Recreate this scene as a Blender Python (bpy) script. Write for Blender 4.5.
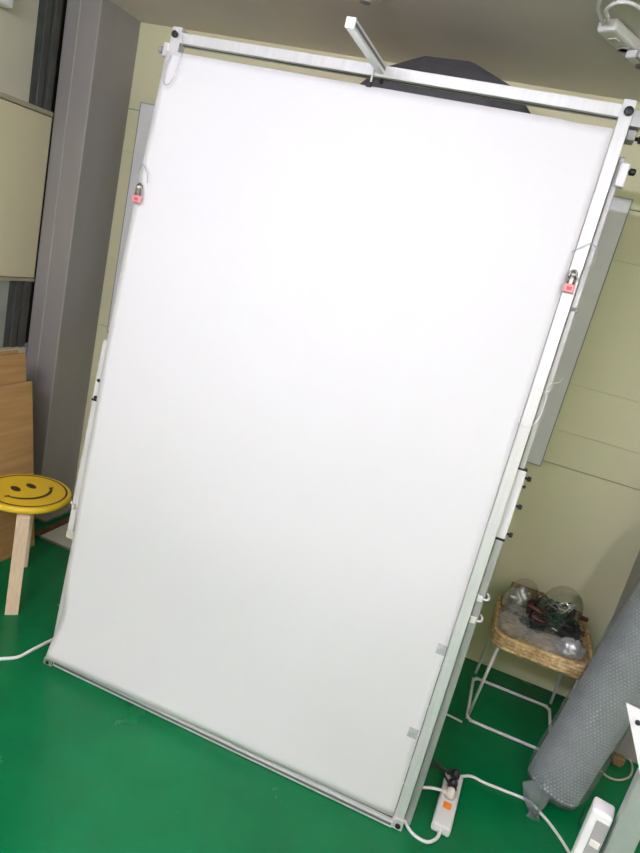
import bpy, bmesh, math, random
from mathutils import Vector, Matrix, noise
random.seed(7)
for o in list(bpy.data.objects): bpy.data.objects.remove(o)
S = bpy.context.scene
COL = S.collection
PI = math.pi

# ------------------------------------------------------------------ camera
cam_d = bpy.data.cameras.new('camera')
cam_d.sensor_fit = 'VERTICAL'; cam_d.sensor_height = 36.0
cam_d.lens = 640.09 / 853 * 36.0
cam_d.clip_start = 0.02
cam = bpy.data.objects.new('camera', cam_d); COL.objects.link(cam)
RR = Matrix(((0.92079449, 0.29643617, -0.2535017), (0.31487431, -0.18135688, 0.93164578), (0.23019923, -0.93767547, -0.26033255)))
right = RR.col[0]; up = -RR.col[1]; fwd = RR.col[2]
m3 = Matrix((right, up, -fwd)).transposed()
cam.matrix_world = Matrix.Translation((0, 0, 1.65)) @ m3.to_4x4()
S.camera = cam

# ------------------------------------------------------------------ world, lights, exposure
w = bpy.data.worlds.new('world'); S.world = w; w.use_nodes = True
w.node_tree.nodes['Background'].inputs[0].default_value = (0.75, 0.85, 1.0, 1)
w.node_tree.nodes['Background'].inputs[1].default_value = 0.05
S.view_settings.view_transform = 'Standard'; S.view_settings.look = 'None'
S.view_settings.gamma = 1.0; S.view_settings.use_curve_mapping = False
S.view_settings.exposure = 0.92
# bare tube lamps under the ceiling: (x, y, half length, emission, rotation)
LAMPS = [(-0.80, -0.45, 0.58, 165.0, PI / 2), (1.05, -0.30, 0.58, 115.0, 0.0)]
LAMP_COL = (0.975, 0.925, 1.16)

# ------------------------------------------------------------------ materials
def mat(name, col, rough=0.5, metal=0.0, noise_amt=0.0, scale=8.0, bump=0.0, bscale=60.0, col2=None, spec=0.5, stretch=None, detail=4.0, **kw):
    m = bpy.data.materials.new(name); m.use_nodes = True
    nt = m.node_tree; b = nt.nodes['Principled BSDF']
    b.inputs['Base Color'].default_value = (*col, 1); b.inputs['Roughness'].default_value = rough
    b.inputs['Metallic'].default_value = metal; b.inputs['Specular IOR Level'].default_value = spec
    for k, v in kw.items(): b.inputs[k.replace('_', ' ')].default_value = v
    tc = nt.nodes.new('ShaderNodeTexCoord'); mp = nt.nodes.new('ShaderNodeMapping')
    nt.links.new(tc.outputs['Object'], mp.inputs[0])
    if stretch: mp.inputs['Scale'].default_value = stretch
    if noise_amt or col2:
        n = nt.nodes.new('ShaderNodeTexNoise'); n.inputs['Scale'].default_value = scale; n.inputs['Detail'].default_value = detail
        nt.links.new(mp.outputs[0], n.inputs['Vector'])
        r = nt.nodes.new('ShaderNodeValToRGB')
        r.color_ramp.elements[0].position = 0.3; r.color_ramp.elements[1].position = 0.7
        c2 = col2 or tuple(max(0, c * (1 - noise_amt)) for c in col)
        r.color_ramp.elements[0].color = (*c2, 1); r.color_ramp.elements[1].color = (*col, 1)
        nt.links.new(n.outputs['Fac'], r.inputs[0]); nt.links.new(r.outputs[0], b.inputs['Base Color'])
    if bump:
        n2 = nt.nodes.new('ShaderNodeTexNoise'); n2.inputs['Scale'].default_value = bscale; n2.inputs['Detail'].default_value = 3
        nt.links.new(mp.outputs[0], n2.inputs['Vector'])
        bp = nt.nodes.new('ShaderNodeBump'); bp.inputs['Strength'].default_value = bump; bp.inputs['Distance'].default_value = 0.004
        nt.links.new(n2.outputs['Fac'], bp.inputs['Height']); nt.links.new(bp.outputs[0], b.inputs['Normal'])
    return m

def floor_mat():
    m = mat('green_epoxy', (0.0, 0.17, 0.05), 0.22, spec=0.28)
    nt = m.node_tree; b = nt.nodes['Principled BSDF']; L = nt.links.new
    tc = nt.nodes.new('ShaderNodeTexCoord')
    n1 = nt.nodes.new('ShaderNodeTexNoise'); n1.inputs['Scale'].default_value = 2.3; n1.inputs['Detail'].default_value = 6
    L(tc.outputs['Object'], n1.inputs['Vector'])
    r1 = nt.nodes.new('ShaderNodeValToRGB')
    r1.color_ramp.elements[0].position = 0.35; r1.color_ramp.elements[0].color = (0.0, 0.135, 0.038, 1)
    r1.color_ramp.elements[1].position = 0.7; r1.color_ramp.elements[1].color = (0.001, 0.190, 0.056, 1)
    L(n1.outputs['Fac'], r1.inputs[0])
    # pale specks and scuffs
    v = nt.nodes.new('ShaderNodeTexNoise'); v.inputs['Scale'].default_value = 38; v.inputs['Detail'].default_value = 8; v.inputs['Roughness'].default_value = 0.7
    mp = nt.nodes.new('ShaderNodeMapping'); mp.inputs['Scale'].default_value = (1, 2.2, 1); mp.inputs['Rotation'].default_value = (0, 0, 0.5)
    L(tc.outputs['Object'], mp.inputs[0]); L(mp.outputs[0], v.inputs['Vector'])
    r2 = nt.nodes.new('ShaderNodeValToRGB')
    r2.color_ramp.elements[0].position = 0.645; r2.color_ramp.elements[0].color = (0, 0, 0, 1)
    r2.color_ramp.elements[1].position = 0.75; r2.color_ramp.elements[1].color = (0.55, 0.55, 0.55, 1)
    L(v.outputs['Fac'], r2.inputs[0])
    mx = nt.nodes.new('ShaderNodeMix'); mx.data_type = 'RGBA'
    L(r2.outputs[0], mx.inputs['Factor']); L(r1.outputs[0], mx.inputs[6]); mx.inputs[7].default_value = (0.16, 0.30, 0.14, 1)
    L(mx.outputs[2], b.inputs['Base Color'])
    n3 = nt.nodes.new('ShaderNodeTexNoise'); n3.inputs['Scale'].default_value = 5; n3.inputs['Detail'].default_value = 5
    L(tc.outputs['Object'], n3.inputs['Vector'])
    mr = nt.nodes.new('ShaderNodeMapRange'); mr.inputs['To Min'].default_value = 0.14; mr.inputs['To Max'].default_value = 0.34
    L(n3.outputs['Fac'], mr.inputs[0]); L(mr.outputs[0], b.inputs['Roughness'])
    bp = nt.nodes.new('ShaderNodeBump'); bp.inputs['Strength'].default_value = 0.08; bp.inputs['Distance'].default_value = 0.003
    n4 = nt.nodes.new('ShaderNodeTexNoise'); n4.inputs['Scale'].default_value = 26
    L(tc.outputs['Object'], n4.inputs['Vector']); L(n4.outputs['Fac'], bp.inputs['Height']); L(bp.outputs[0], b.inputs['Normal'])
    return m

def film_mat(name, tint, clear=0.6, rough=0.12, bump=0.6, bscale=30, voro=None):
    """thin plastic film: part see-through, part glossy"""
    m = bpy.data.materials.new(name); m.use_nodes = True; nt = m.node_tree; L = nt.links.new
    b = nt.nodes['Principled BSDF']; out = nt.nodes['Material Output']
    b.inputs['Base Color'].default_value = (*tint, 1); b.inputs['Roughness'].default_value = rough; b.inputs['Specular IOR Level'].default_value = 0.8
    tr = nt.nodes.new('ShaderNodeBsdfTransparent'); tr.inputs[0].default_value = (0.9, 0.92, 0.92, 1)
    mx = nt.nodes.new('ShaderNodeMixShader')
    tc = nt.nodes.new('ShaderNodeTexCoord')
    n = nt.nodes.new('ShaderNodeTexNoise'); n.inputs['Scale'].default_value = bscale; n.inputs['Detail'].default_value = 3
    L(tc.outputs['Object'], n.inputs['Vector'])
    h = n.outputs['Fac']
    bp = nt.nodes.new('ShaderNodeBump'); bp.inputs['Strength'].default_value = bump; bp.inputs['Distance'].default_value = 0.006
    L(h, bp.inputs['Height']); L(bp.outputs[0], b.inputs['Normal'])
    mr = nt.nodes.new('ShaderNodeMapRange'); mr.inputs['From Min'].default_value = 0.3; mr.inputs['From Max'].default_value = 0.7
    mr.inputs['To Min'].default_value = 1 - clear - 0.12; mr.inputs['To Max'].default_value = 1 - clear + 0.12
    L(h, mr.inputs[0]); L(mr.outputs[0], mx.inputs[0])
    L(tr.outputs[0], mx.inputs[1]); L(b.outputs[0], mx.inputs[2]); L(mx.outputs[0], out.inputs[0])
    return m

def wicker_mat():
    m = bpy.data.materials.new('woven_straw'); m.use_nodes = True; nt = m.node_tree; L = nt.links.new
    b = nt.nodes['Principled BSDF']; b.inputs['Roughness'].default_value = 0.75
    tc = nt.nodes.new('ShaderNodeTexCoord')
    n = nt.nodes.new('ShaderNodeTexNoise'); n.inputs['Scale'].default_value = 45; n.inputs['Detail'].default_value = 5
    L(tc.outputs['Object'], n.inputs['Vector'])
    r = nt.nodes.new('ShaderNodeValToRGB')
    r.color_ramp.elements[0].position = 0.3; r.color_ramp.elements[0].color = (0.36, 0.22, 0.08, 1)
    r.color_ramp.elements[1].position = 0.68; r.color_ramp.elements[1].color = (0.78, 0.58, 0.30, 1)
    L(n.outputs['Fac'], r.inputs[0]); L(r.outputs[0], b.inputs['Base Color'])
    return m

M = {}
M['floor'] = floor_mat()
M['wall'] = mat('olive_cream_sheet', (0.82, 0.80, 0.52), 0.55, noise_amt=0.10, scale=1.6, bump=0.05)
M['wall_dark'] = mat('wall_joint', (0.10, 0.095, 0.06), 0.8, noise_amt=0.1)
M['ceiling'] = mat('taupe_ceiling', (0.78, 0.72, 0.67), 0.8, noise_amt=0.08, scale=2.0, bump=0.05)
M['cream'] = mat('cream_panel', (0.69, 0.645, 0.42), 0.5, noise_amt=0.06, scale=2.0)
M['column'] = mat('grey_painted_steel', (0.345, 0.325, 0.305), 0.42, noise_amt=0.15, scale=5.0, bump=0.05, stretch=(1, 1, 0.3))
M['column_highlight'] = mat('grey_edge_highlight', (0.42, 0.40, 0.37), 0.4, noise_amt=0.1)  # edge highlights of the columns put into a lighter bead colour
M['lip'] = mat('grey_base_lip', (0.40, 0.39, 0.37), 0.5, noise_amt=0.2)
M['frost'] = mat('frosted_window_film', (0.62, 0.60, 0.46), 0.28, noise_amt=0.12, scale=3.0, bump=0.04)
M['darkglass'] = mat('dark_window_glass', (0.10, 0.115, 0.10), 0.12, noise_amt=0.35, scale=9.0, spec=0.6)
M['winframe'] = mat('dark_window_frame', (0.10, 0.10, 0.085), 0.45, metal=0.2, noise_amt=0.3)
M['sill'] = mat('window_rail', (0.40, 0.37, 0.25), 0.45, noise_amt=0.1)
M['paper'] = mat('white_backdrop_sheet', (0.825, 0.825, 0.828), 0.55, noise_amt=0.012, scale=3.0, spec=0.35)
M['alu'] = mat('brushed_aluminium', (0.86, 0.865, 0.865), 0.36, metal=0.35, noise_amt=0.08, scale=30, stretch=(4, 4, 0.3))
M['alu_dull'] = mat('dull_aluminium', (0.56, 0.57, 0.56), 0.45, metal=0.6, noise_amt=0.12, scale=30)
M['slot'] = mat('profile_slot', (0.22, 0.22, 0.22), 0.6, metal=0.3, noise_amt=0.2)
M['whitemetal'] = mat('white_coated_metal', (0.80, 0.80, 0.78), 0.35, noise_amt=0.05)
M['whiteplastic'] = mat('white_plastic', (0.80, 0.80, 0.77), 0.35, noise_amt=0.04)
M['greyplastic'] = mat('grey_plastic', (0.36, 0.36, 0.34), 0.5, noise_amt=0.1)
M['creamplastic'] = mat('cream_plastic', (0.74, 0.70, 0.60), 0.4, noise_amt=0.05)
M['black'] = mat('black_plastic', (0.018, 0.018, 0.018), 0.4, noise_amt=0.2)
M['cableblack'] = mat('black_cable', (0.012, 0.014, 0.014), 0.45, noise_amt=0.2)
M['cablewhite'] = mat('white_cable', (0.83, 0.83, 0.80), 0.4, noise_amt=0.04)
M['cabletan'] = mat('tan_cable', (0.55, 0.50, 0.40), 0.5, noise_amt=0.15)
M['orange'] = mat('orange_switch', (0.95, 0.28, 0.02), 0.3, noise_amt=0.05)
M['pink'] = mat('pink_padlock_paint', (0.85, 0.33, 0.34), 0.35, noise_amt=0.12, scale=200)
M['brass'] = mat('dark_shackle_steel', (0.28, 0.26, 0.20), 0.3, metal=0.9, noise_amt=0.2)
M['wire'] = mat('grey_wire', (0.55, 0.55, 0.54), 0.4, metal=0.5, noise_amt=0.1)
M['yellow'] = mat('yellow_seat_paint', (0.84, 0.57, 0.025), 0.42, noise_amt=0.06, scale=14, bump=0.04)
M['brown'] = mat('dark_brown_print', (0.05, 0.02, 0.008), 0.5, noise_amt=0.15)
M['birch'] = mat('pale_birch_ply', (0.80, 0.62, 0.42), 0.42, noise_amt=0.14, scale=16, stretch=(8, 8, 0.6))
M['card'] = mat('brown_board', (0.58, 0.36, 0.14), 0.65, col2=(0.44, 0.25, 0.085), scale=5, stretch=(1, 0.5, 7), bump=0.1)
M['batten'] = mat('orange_brown_batten', (0.20, 0.085, 0.035), 0.6, noise_amt=0.4, scale=20)
M['whiteboard'] = mat('pale_grey_sheet', (0.86, 0.86, 0.85), 0.35, noise_amt=0.04)
M['floorboard'] = mat('white_board', (0.80, 0.79, 0.75), 0.5, noise_amt=0.07, scale=5)
M['fabric'] = mat('charcoal_fabric', (0.12, 0.12, 0.125), 0.8, noise_amt=0.2, scale=40, bump=0.15)
M['tape'] = film_mat('clear_tape', (0.86, 0.86, 0.84), 0.86, 0.45, 0.0)
M['film'] = film_mat('clear_wrap_film', (0.48, 0.52, 0.53), 0.78, 0.08, 1.0, 14)
M['wrapbase'] = film_mat('grey_wrap_layer', (0.30, 0.33, 0.335), 0.12, 0.3, 0.2, 12)
M['bubbles'] = mat('bubble_plastic_highlit', (0.44, 0.47, 0.48), 0.16, noise_amt=0.1, scale=6, spec=0.8)  # lighter than the wrap layer: bubble highlights put into the colour
M['bag'] = film_mat('crumpled_clear_bag', (0.78, 0.79, 0.77), 0.84, 0.08, 1.0, 20)
def clear_mat(name):
    m = bpy.data.materials.new(name); m.use_nodes = True; nt = m.node_tree; L = nt.links.new
    for n in list(nt.nodes):
        if n.type == 'BSDF_PRINCIPLED': nt.nodes.remove(n)
    tr = nt.nodes.new('ShaderNodeBsdfTransparent'); tr.inputs[0].default_value = (0.95, 0.95, 0.93, 1)
    gl = nt.nodes.new('ShaderNodeBsdfGlossy'); gl.inputs['Roughness'].default_value = 0.06; gl.inputs['Color'].default_value = (0.95, 0.95, 0.93, 1)
    lw = nt.nodes.new('ShaderNodeLayerWeight'); lw.inputs['Blend'].default_value = 0.12
    fr = nt.nodes.new('ShaderNodeMapRange'); fr.inputs['To Min'].default_value = 0.04; fr.inputs['To Max'].default_value = 0.55; L(lw.outputs['Facing'], fr.inputs[0])
    nz = nt.nodes.new('ShaderNodeTexNoise'); nz.inputs['Scale'].default_value = 22
    bp = nt.nodes.new('ShaderNodeBump'); bp.inputs['Strength'].default_value = 0.15; bp.inputs['Distance'].default_value = 0.004
    L(nz.outputs['Fac'], bp.inputs['Height']); L(bp.outputs[0], gl.inputs['Normal'])
    mx = nt.nodes.new('ShaderNodeMixShader'); L(fr.outputs[0], mx.inputs[0]); L(tr.outputs[0], mx.inputs[1]); L(gl.outputs[0], mx.inputs[2])
    L(mx.outputs[0], nt.nodes['Material Output'].inputs[0]); return m
M['dome'] = clear_mat('clear_plastic_dome')
M['foil'] = mat('silver_foil_bag', (0.66, 0.67, 0.68), 0.3, metal=0.6, noise_amt=0.3, scale=40, bump=0.9, bscale=55)
M['wicker'] = wicker_mat()
M['darkred'] = mat('dark_red_handle', (0.11, 0.022, 0.018), 0.35, noise_amt=0.25, scale=30)
M['brownwood'] = mat('brown_box', (0.30, 0.18, 0.08), 0.6, noise_amt=0.2)
M['lamp_body'] = mat('lamp_body_white', (0.8, 0.8, 0.78), 0.4, noise_amt=0.03)
def emis(name, col, st):
    m = bpy.data.materials.new(name); m.use_nodes = True; b = m.node_tree.nodes['Principled BSDF']
    b.inputs['Base Color'].default_value = (0.8, 0.8, 0.8, 1)
    b.inputs['Emission Color'].default_value = (*col, 1); b.inputs['Emission Strength'].default_value = st
    return m

# ------------------------------------------------------------------ helpers
def bx(bm, lo, hi, bev=0.0, mtx=None):
    lo = Vector(lo); hi = Vector(hi)
    r = bmesh.ops.create_cube(bm, size=1.0)
    vs = r['verts']
    c = (lo + hi) / 2; s = hi - lo
    for v in vs: v.co = Vector((v.co.x * s.x, v.co.y * s.y, v.co.z * s.z)) + c
    if bev:
        es = list({e for v in vs for e in v.link_edges})
        g = bmesh.ops.bevel(bm, geom=es, offset=bev, segments=2, profile=0.5, affect='EDGES')
        vs = list({v for f in g['faces'] for v in f.verts} | {v for v in vs if v.is_valid})
    if mtx:
        for v in vs: v.co = mtx @ v.co
    return vs

def catmull(pts, n=8, closed=False):
    pts = [Vector(p) for p in pts]
    if len(pts) < 3: return pts
    out = []; N = len(pts)
    rng = range(N if closed else N - 1)
    for i in rng:
        if closed: p0, p1, p2, p3 = pts[i - 1], pts[i], pts[(i + 1) % N], pts[(i + 2) % N]
        else: p0, p1, p2, p3 = pts[max(i - 1, 0)], pts[i], pts[i + 1], pts[min(i + 2, N - 1)]
        for k in range(n):
            t = k / n
            out.append(0.5 * ((2 * p1) + (-p0 + p2) * t + (2 * p0 - 5 * p1 + 4 * p2 - p3) * t * t + (-p0 + 3 * p1 - 3 * p2 + p3) * t ** 3))
    if not closed: out.append(pts[-1])
    return out

def tube(bm, pts, r, seg=8, closed=False):
    """sweep a circle along pts (r may be a list)"""
    pts = [Vector(p) for p in pts]; N = len(pts); rings = []
    prev = None
    for i, p in enumerate(pts):
        if closed: t = pts[(i + 1) % N] - pts[i - 1]
        else: t = pts[min(i + 1, N - 1)] - pts[max(i - 1, 0)]
        if t.length < 1e-9: t = Vector((0, 0, 1))
        t.normalize()
        if prev is None:
            a = Vector((0, 0, 1)) if abs(t.z) < 0.9 else Vector((1, 0, 0))
            nrm = t.cross(a).normalized()
        else:
            nrm = prev - t * prev.dot(t)
            if nrm.length < 1e-6: nrm = t.orthogonal()
            nrm.normalize()
        prev = nrm; bi = t.cross(nrm)
        rr = r[i] if isinstance(r, (list, tuple)) else r
        rings.append([bm.verts.new(p + (nrm * math.cos(2 * PI * k / seg) + bi * math.sin(2 * PI * k / seg)) * rr) for k in range(seg)])
    for i in range(N if closed else N - 1):
        a = rings[i]; b = rings[(i + 1) % N]
        for k in range(seg):
            bm.faces.new((a[k], a[(k + 1) % seg], b[(k + 1) % seg], b[k]))
    if not closed:
        bm.faces.new(rings[0][::-1]); bm.faces.new(rings[-1])

def lathe(bm, prof, seg=32, mtx=None, cap0=True, cap1=True):
    rings = []
    for (r, z) in prof:
        ring = []
        for k in range(seg):
            a = 2 * PI * k / seg
            v = Vector((r * math.cos(a), r * math.sin(a), z))
            ring.append(bm.verts.new(mtx @ v if mtx else v))
        rings.append(ring)
    for a, b in zip(rings, rings[1:]):
        for k in range(seg): bm.faces.new((a[k], a[(k + 1) % seg], b[(k + 1) % seg], b[k]))
    if cap0: bm.faces.new(rings[0][::-1])
    if cap1: bm.faces.new(rings[-1])

def prism(bm, poly, d0, d1, mtx=None):
    """extrude a 2d polygon (x,y) from z=d0 to d1"""
    a = [bm.verts.new((mtx or Matrix()) @ Vector((x, y, d0))) for x, y in poly]
    b = [bm.verts.new((mtx or Matrix()) @ Vector((x, y, d1))) for x, y in poly]
    n = len(poly)
    bm.faces.new(a[::-1]); bm.faces.new(b)
    for i in range(n): bm.faces.new((a[i], a[(i + 1) % n], b[(i + 1) % n], b[i]))

def obj(name, bm, m, parent=None, smooth=False, loc=None):
    bmesh.ops.recalc_face_normals(bm, faces=bm.faces)
    me = bpy.data.meshes.new(name); bm.to_mesh(me); bm.free()
    me.materials.append(M[m] if isinstance(m, str) else m)
    if smooth:
        for p in me.polygons: p.use_smooth = True
    o = bpy.data.objects.new(name, me); COL.objects.link(o)
    if loc: o.location = loc
    if parent: o.parent = parent
    return o

def B(name, lo, hi, m, parent=None, bev=0.0, mtx=None):
    bm = bmesh.new(); bx(bm, lo, hi, bev, mtx); return obj(name, bm, m, parent)
def T(name, pts, r, m, parent=None, seg=8, closed=False, sm=8):
    bm = bmesh.new(); tube(bm, catmull(pts, sm, closed) if sm else pts, r, seg, closed); return obj(name, bm, m, parent, True)
def tag(o, label, cat, group=None, kind=None):
    if label: o['label'] = label
    if cat: o['category'] = cat
    if group: o['group'] = group
    if kind: o['kind'] = kind
    return o
def thing(name, label, cat, loc=(0, 0, 0), rot=(0, 0, 0), group=None, kind=None):
    o = bpy.data.objects.new(name, None); o.empty_display_size = 0.05; COL.objects.link(o)
    o.location = loc; o.rotation_euler = rot
    return tag(o, label, cat, group, kind)
def struct(o, label=None, cat=None):
    o['kind'] = 'structure'
    if label: o['label'] = label
    if cat: o['category'] = cat
    return o
def solid(o, t, off=0.0):
    md = o.modifiers.new('thick', 'SOLIDIFY'); md.thickness = t; md.offset = off

# ------------------------------------------------------------------ the room
XL, XR, YB, YF, ZC = -2.25, 1.75, 2.833, -2.3, 2.441
struct(B('floor', (XL - .1, YF - .1, -0.06), (XR + .1, YB + .12, 0.0), 'floor'), 'glossy green painted floor with scuffs', 'floor')
struct(B('ceiling', (XL - .1, YF - .1, ZC), (XR + .1, YB + .12, ZC + .08), 'ceiling'), 'plain taupe ceiling above the backdrop', 'ceiling')
wb = struct(B('wall_back', (XL - .1, YB + .012, 0), (XR + .1, YB + .11, ZC), 'wall_dark'), 'olive cream wall of horizontal sheets behind the backdrop', 'wall')
rows = [0.0, 1.018, 1.165, 1.365, 1.875, 2.068, ZC]
for i, (a, b) in enumerate(zip(rows, rows[1:])):
    g0 = 0.0016 if rows[i] in (1.018, 2.068) else 0.0005
    g1 = 0.0016 if rows[i + 1] in (1.018, 2.068) else 0.0005
    z0 = a + (g0 if i else 0); z1 = b - (g1 if i < len(rows) - 2 else 0)
    B('panel', (XL - .1, YB, z0), (XR + .1, YB + .012, z1), 'wall', wb, bev=0.0012)
struct(B('wall_right', (XR, YF, 0), (XR + .1, YB, ZC), 'wall'), 'olive cream wall on the right side of the room', 'wall')
struct(B('wall_front', (XL, YF - .1, 0), (XR, YF, ZC), 'wall'), 'olive cream wall behind the photographer', 'wall')
# left wall: solid below, cream panel between an upper and a lower window
wl = struct(thing('wall_left', 'left wall with cream panel between an upper and a lower window', 'wall', (XL, 0, 0)))
B('lower_wall', (-0.10, YF, 0), (0.0, 2.556, 0.86), 'cream', wl, 0.003)
B('ledge', (0.0, YF, 0), (0.184, 2.27, 0.86), 'cream', wl, 0.003)
B('panel', (-0.06, YF, 1.204), (0.0, 2.556, 1.925), 'cream', wl, 0.003)
B('rail', (-0.06, YF, 1.928), (0.004, 2.556, 1.948), 'sill', wl, 0.002)
B('rail', (-0.06, YF, 1.186), (0.003, 2.556, 1.201), 'sill', wl, 0.002)
B('backing', (-0.12, YF, 0.86), (-0.07, YB, ZC), 'wall_dark', wl)
B('side_wall', (-0.10, YF, 0.86), (0.0, 0.9, ZC), 'cream', wl, 0.0)
win = struct(thing('window_1', 'upper window with pale frosted film and dark glass strip', 'window', (XL, 1.7, 1.948)))
B('pane', (-0.034, -0.8, 0), (-0.028, 0.84, ZC - 1.948), 'darkglass', win)
B('film', (-0.0275, -0.8, 0), (-0.024, 0.732, ZC - 1.948), 'frost', win)
B('window_frame', (-0.05, 0.775, 0), (-0.02, 0.806, ZC - 1.948), 'winframe', win, 0.002)
B('window_frame', (-0.06, 0.822, 0), (-0.012, 0.856, ZC - 1.948), 'winframe', win, 0.002)
win = struct(thing('window_2', 'lower window with grey green glass behind leaning boards', 'window', (XL, 1.7, 0.86)))
B('pane', (-0.034, -0.8, 0), (-0.028, 0.84, 0.326), 'darkglass', win)
B('film', (-0.0275, -0.8, 0), (-0.024, 0.73, 0.326), mat('grey_green_pane', (0.42, 0.45, 0.38), 0.15, noise_amt=0.35, scale=6), win)
B('window_frame', (-0.05, 0.775, 0), (-0.02, 0.806, 0.326), 'winframe', win, 0.002)
B('window_frame', (-0.06, 0.822, 0), (-0.010, 0.856, 0.326), 'winframe', win, 0.002)

# left grey column with stepped front and base lip
c = struct(thing('column', 'grey steel column with stepped front beside the windows', 'column', (-2.16, 2.69, 0)))
B('shaft', (-0.012, -0.135, 0), (0.095, 0.143, ZC), 'column', c, 0.002)
B('shaft', (-0.094, -0.122, 0), (-0.012, 0.143, ZC), 'column', c, 0.002)
B('corner_highlight_bead', (0.089, -0.1375, 0.0), (0.0965, -0.131, ZC), 'column_highlight', c, 0.0015)  # thin lighter strip stands in for the bright edge highlight
B('corner_highlight_bead', (-0.016, -0.1375, 0.0), (-0.0085, -0.131, ZC), 'column_highlight', c, 0.0015)
B('base_lip', (0.095, -0.16, 0.0), (0.172, 0.143, 0.016), 'lip', c, 0.003)
c = struct(thing('column', 'grey steel column behind the bubble wrap roll', 'column', (0.83, 2.69, 0)))
B('shaft', (-0.122, -0.135, 0), (0.13, 0.143, ZC), 'column', c, 0.002)
B('corner_highlight_bead', (-0.1235, -0.1375, 0), (-0.116, -0.131, ZC), 'column_highlight', c, 0.0015)

# ceiling lamps
for i, (lx, ly, hl, em, lr) in enumerate(LAMPS):
    l = thing('ceiling_lamp', ['long white tube lamp under ceiling at left before the backdrop', 'long white tube lamp under ceiling at right beside the photographer'][i], 'lamp', (lx, ly, ZC - 0.13), (0, 0, lr))
    for sg in (-1, 1): T('hanger', [(0, sg * hl * .7, 0), (0, sg * hl * .7, 0.13)], 0.004, 'lamp_body', l, 8, False, 0)
    B('batten', (-0.03, -hl - .02, -0.035), (0.03, hl + .02, 0.0), 'lamp_body', l, 0.004)
    for sg in (-1, 1): B('lamp_holder', (-0.014, sg * (hl + .008) - .01, -0.085), (0.014, sg * (hl + .008) + .01, -0.035), 'lamp_body', l, 0.002)
    bm = bmesh.new(); tube(bm, [(0, -hl, -0.065), (0, hl, -0.065)], 0.014, 10); obj('lamp_tube', bm, emis('lit_tube', LAMP_COL, em), l, True)

# grey sheet on the back wall
wbd = thing('wall_board', 'large pale grey sheet board hung on wall behind the backdrop', 'board', (-0.883, YB - .012, 0.998))
B('sheet', (-1.106, -0.006, 0), (1.106, 0.006, 1.102), 'whiteboard', wbd, 0.0015)
bm = bmesh.new(); bx(bm, (-1.109, -0.0065, -0.003), (-1.1045, 0.0065, 1.105)); bx(bm, (1.1045, -0.0065, -0.003), (1.109, 0.0065, 1.105))
bx(bm, (-1.109, -0.0065, -0.004), (1.109, 0.0065, 0.0)); bx(bm, (-1.109, -0.0065, 1.102), (1.109, 0.0065, 1.105))
obj('edge_trim', bm, 'greyplastic', wbd)

# ------------------------------------------------------------------ backdrop stand (leans back a little)
TH = -math.atan2(0.162, 2.168)
LEANR = 0.0068
def stand_empty(name, label, cat, u0=0.0, v0=0.0, w=0.0, **k):
    """thing in the leaned plane: local x = u, y = back, z = v"""
    Rm = Matrix.Rotation(TH, 4, 'X')
    if u0 > 0.03: u0 -= LEANR * v0      # the right post is a touch out of square
    p = Matrix.Translation((0, 1.718, 0)) @ Rm @ Vector((u0, -w, v0))
    return thing(name, label, cat, p, (TH, 0, 0), **k)
st = stand_empty('backdrop_stand', 'tall silver aluminium profile frame holding the white backdrop sheet', 'stand', -0.58)
U = lambda u: u + 0.58
def profile(name, lo, hi, axis, mname, parent, slots=((0, -1),), lab=None):
    """square aluminium profile; slots = list of (axis index, side) faces carrying a groove"""
    bm = bmesh.new(); bx(bm, lo, hi, 0.0022)
    o = obj(name, bm, mname, parent)
    if lab: o['label'] = lab
    bm = bmesh.new(); lo = Vector(lo); hi = Vector(hi); c_ = (lo + hi) / 2
    for ax, sd in slots:
        oth = [k for k in range(3) if k not in (ax, axis)][0]
        a = lo.copy(); b = hi.copy()
        a[oth] = c_[oth] - 0.004; b[oth] = c_[oth] + 0.004
        if sd > 0: a[ax] = hi[ax] - 0.001; b[ax] = hi[ax] + 0.0004
        else: b[ax] = lo[ax] + 0.001; a[ax] = lo[ax] - 0.0004
        a[axis] += 0.004; b[axis] -= 0.004
        bx(bm, a, b)
    obj('groove', bm, 'slot', o)
    return o
def bolt(parent, p, r, h, direction, mname='black'):
    bm = bmesh.new()
    q = Vector((0, 0, 1)).rotation_difference(Vector(direction)).to_matrix().to_4x4()
    mt = Matrix.Translation(p) @ q
    lathe(bm, [(r * 0.5, -0.002), (r * 0.5, h * 0.4), (r, h * 0.42), (r, h * 0.85), (r * 0.7, h)], 14, mt)
    return obj('bolt', bm, mname, parent, True)
# posts, rails
profile('post', (U(0.067), 0, 0.0), (U(0.0985), 0.032, 2.185), 2, 'alu', st, ((0, 1),))
profile('post', (U(-1.262), 0.006, 0.0), (U(-1.229), 0.040, 2.188), 2, 'alu', st, ((0, -1),))
profile('top_bar', (U(-1.229), 0.002, 2.141), (U(0.069), 0.034, 2.172), 0, 'alu', st, ((2, 1), (2, -1)))
profile('bottom_rail', (U(-1.229), -0.012, 0.002), (U(0.069), 0.022, 0.026), 0, 'alu', st, ((2, 1), (1, -1)))
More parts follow.
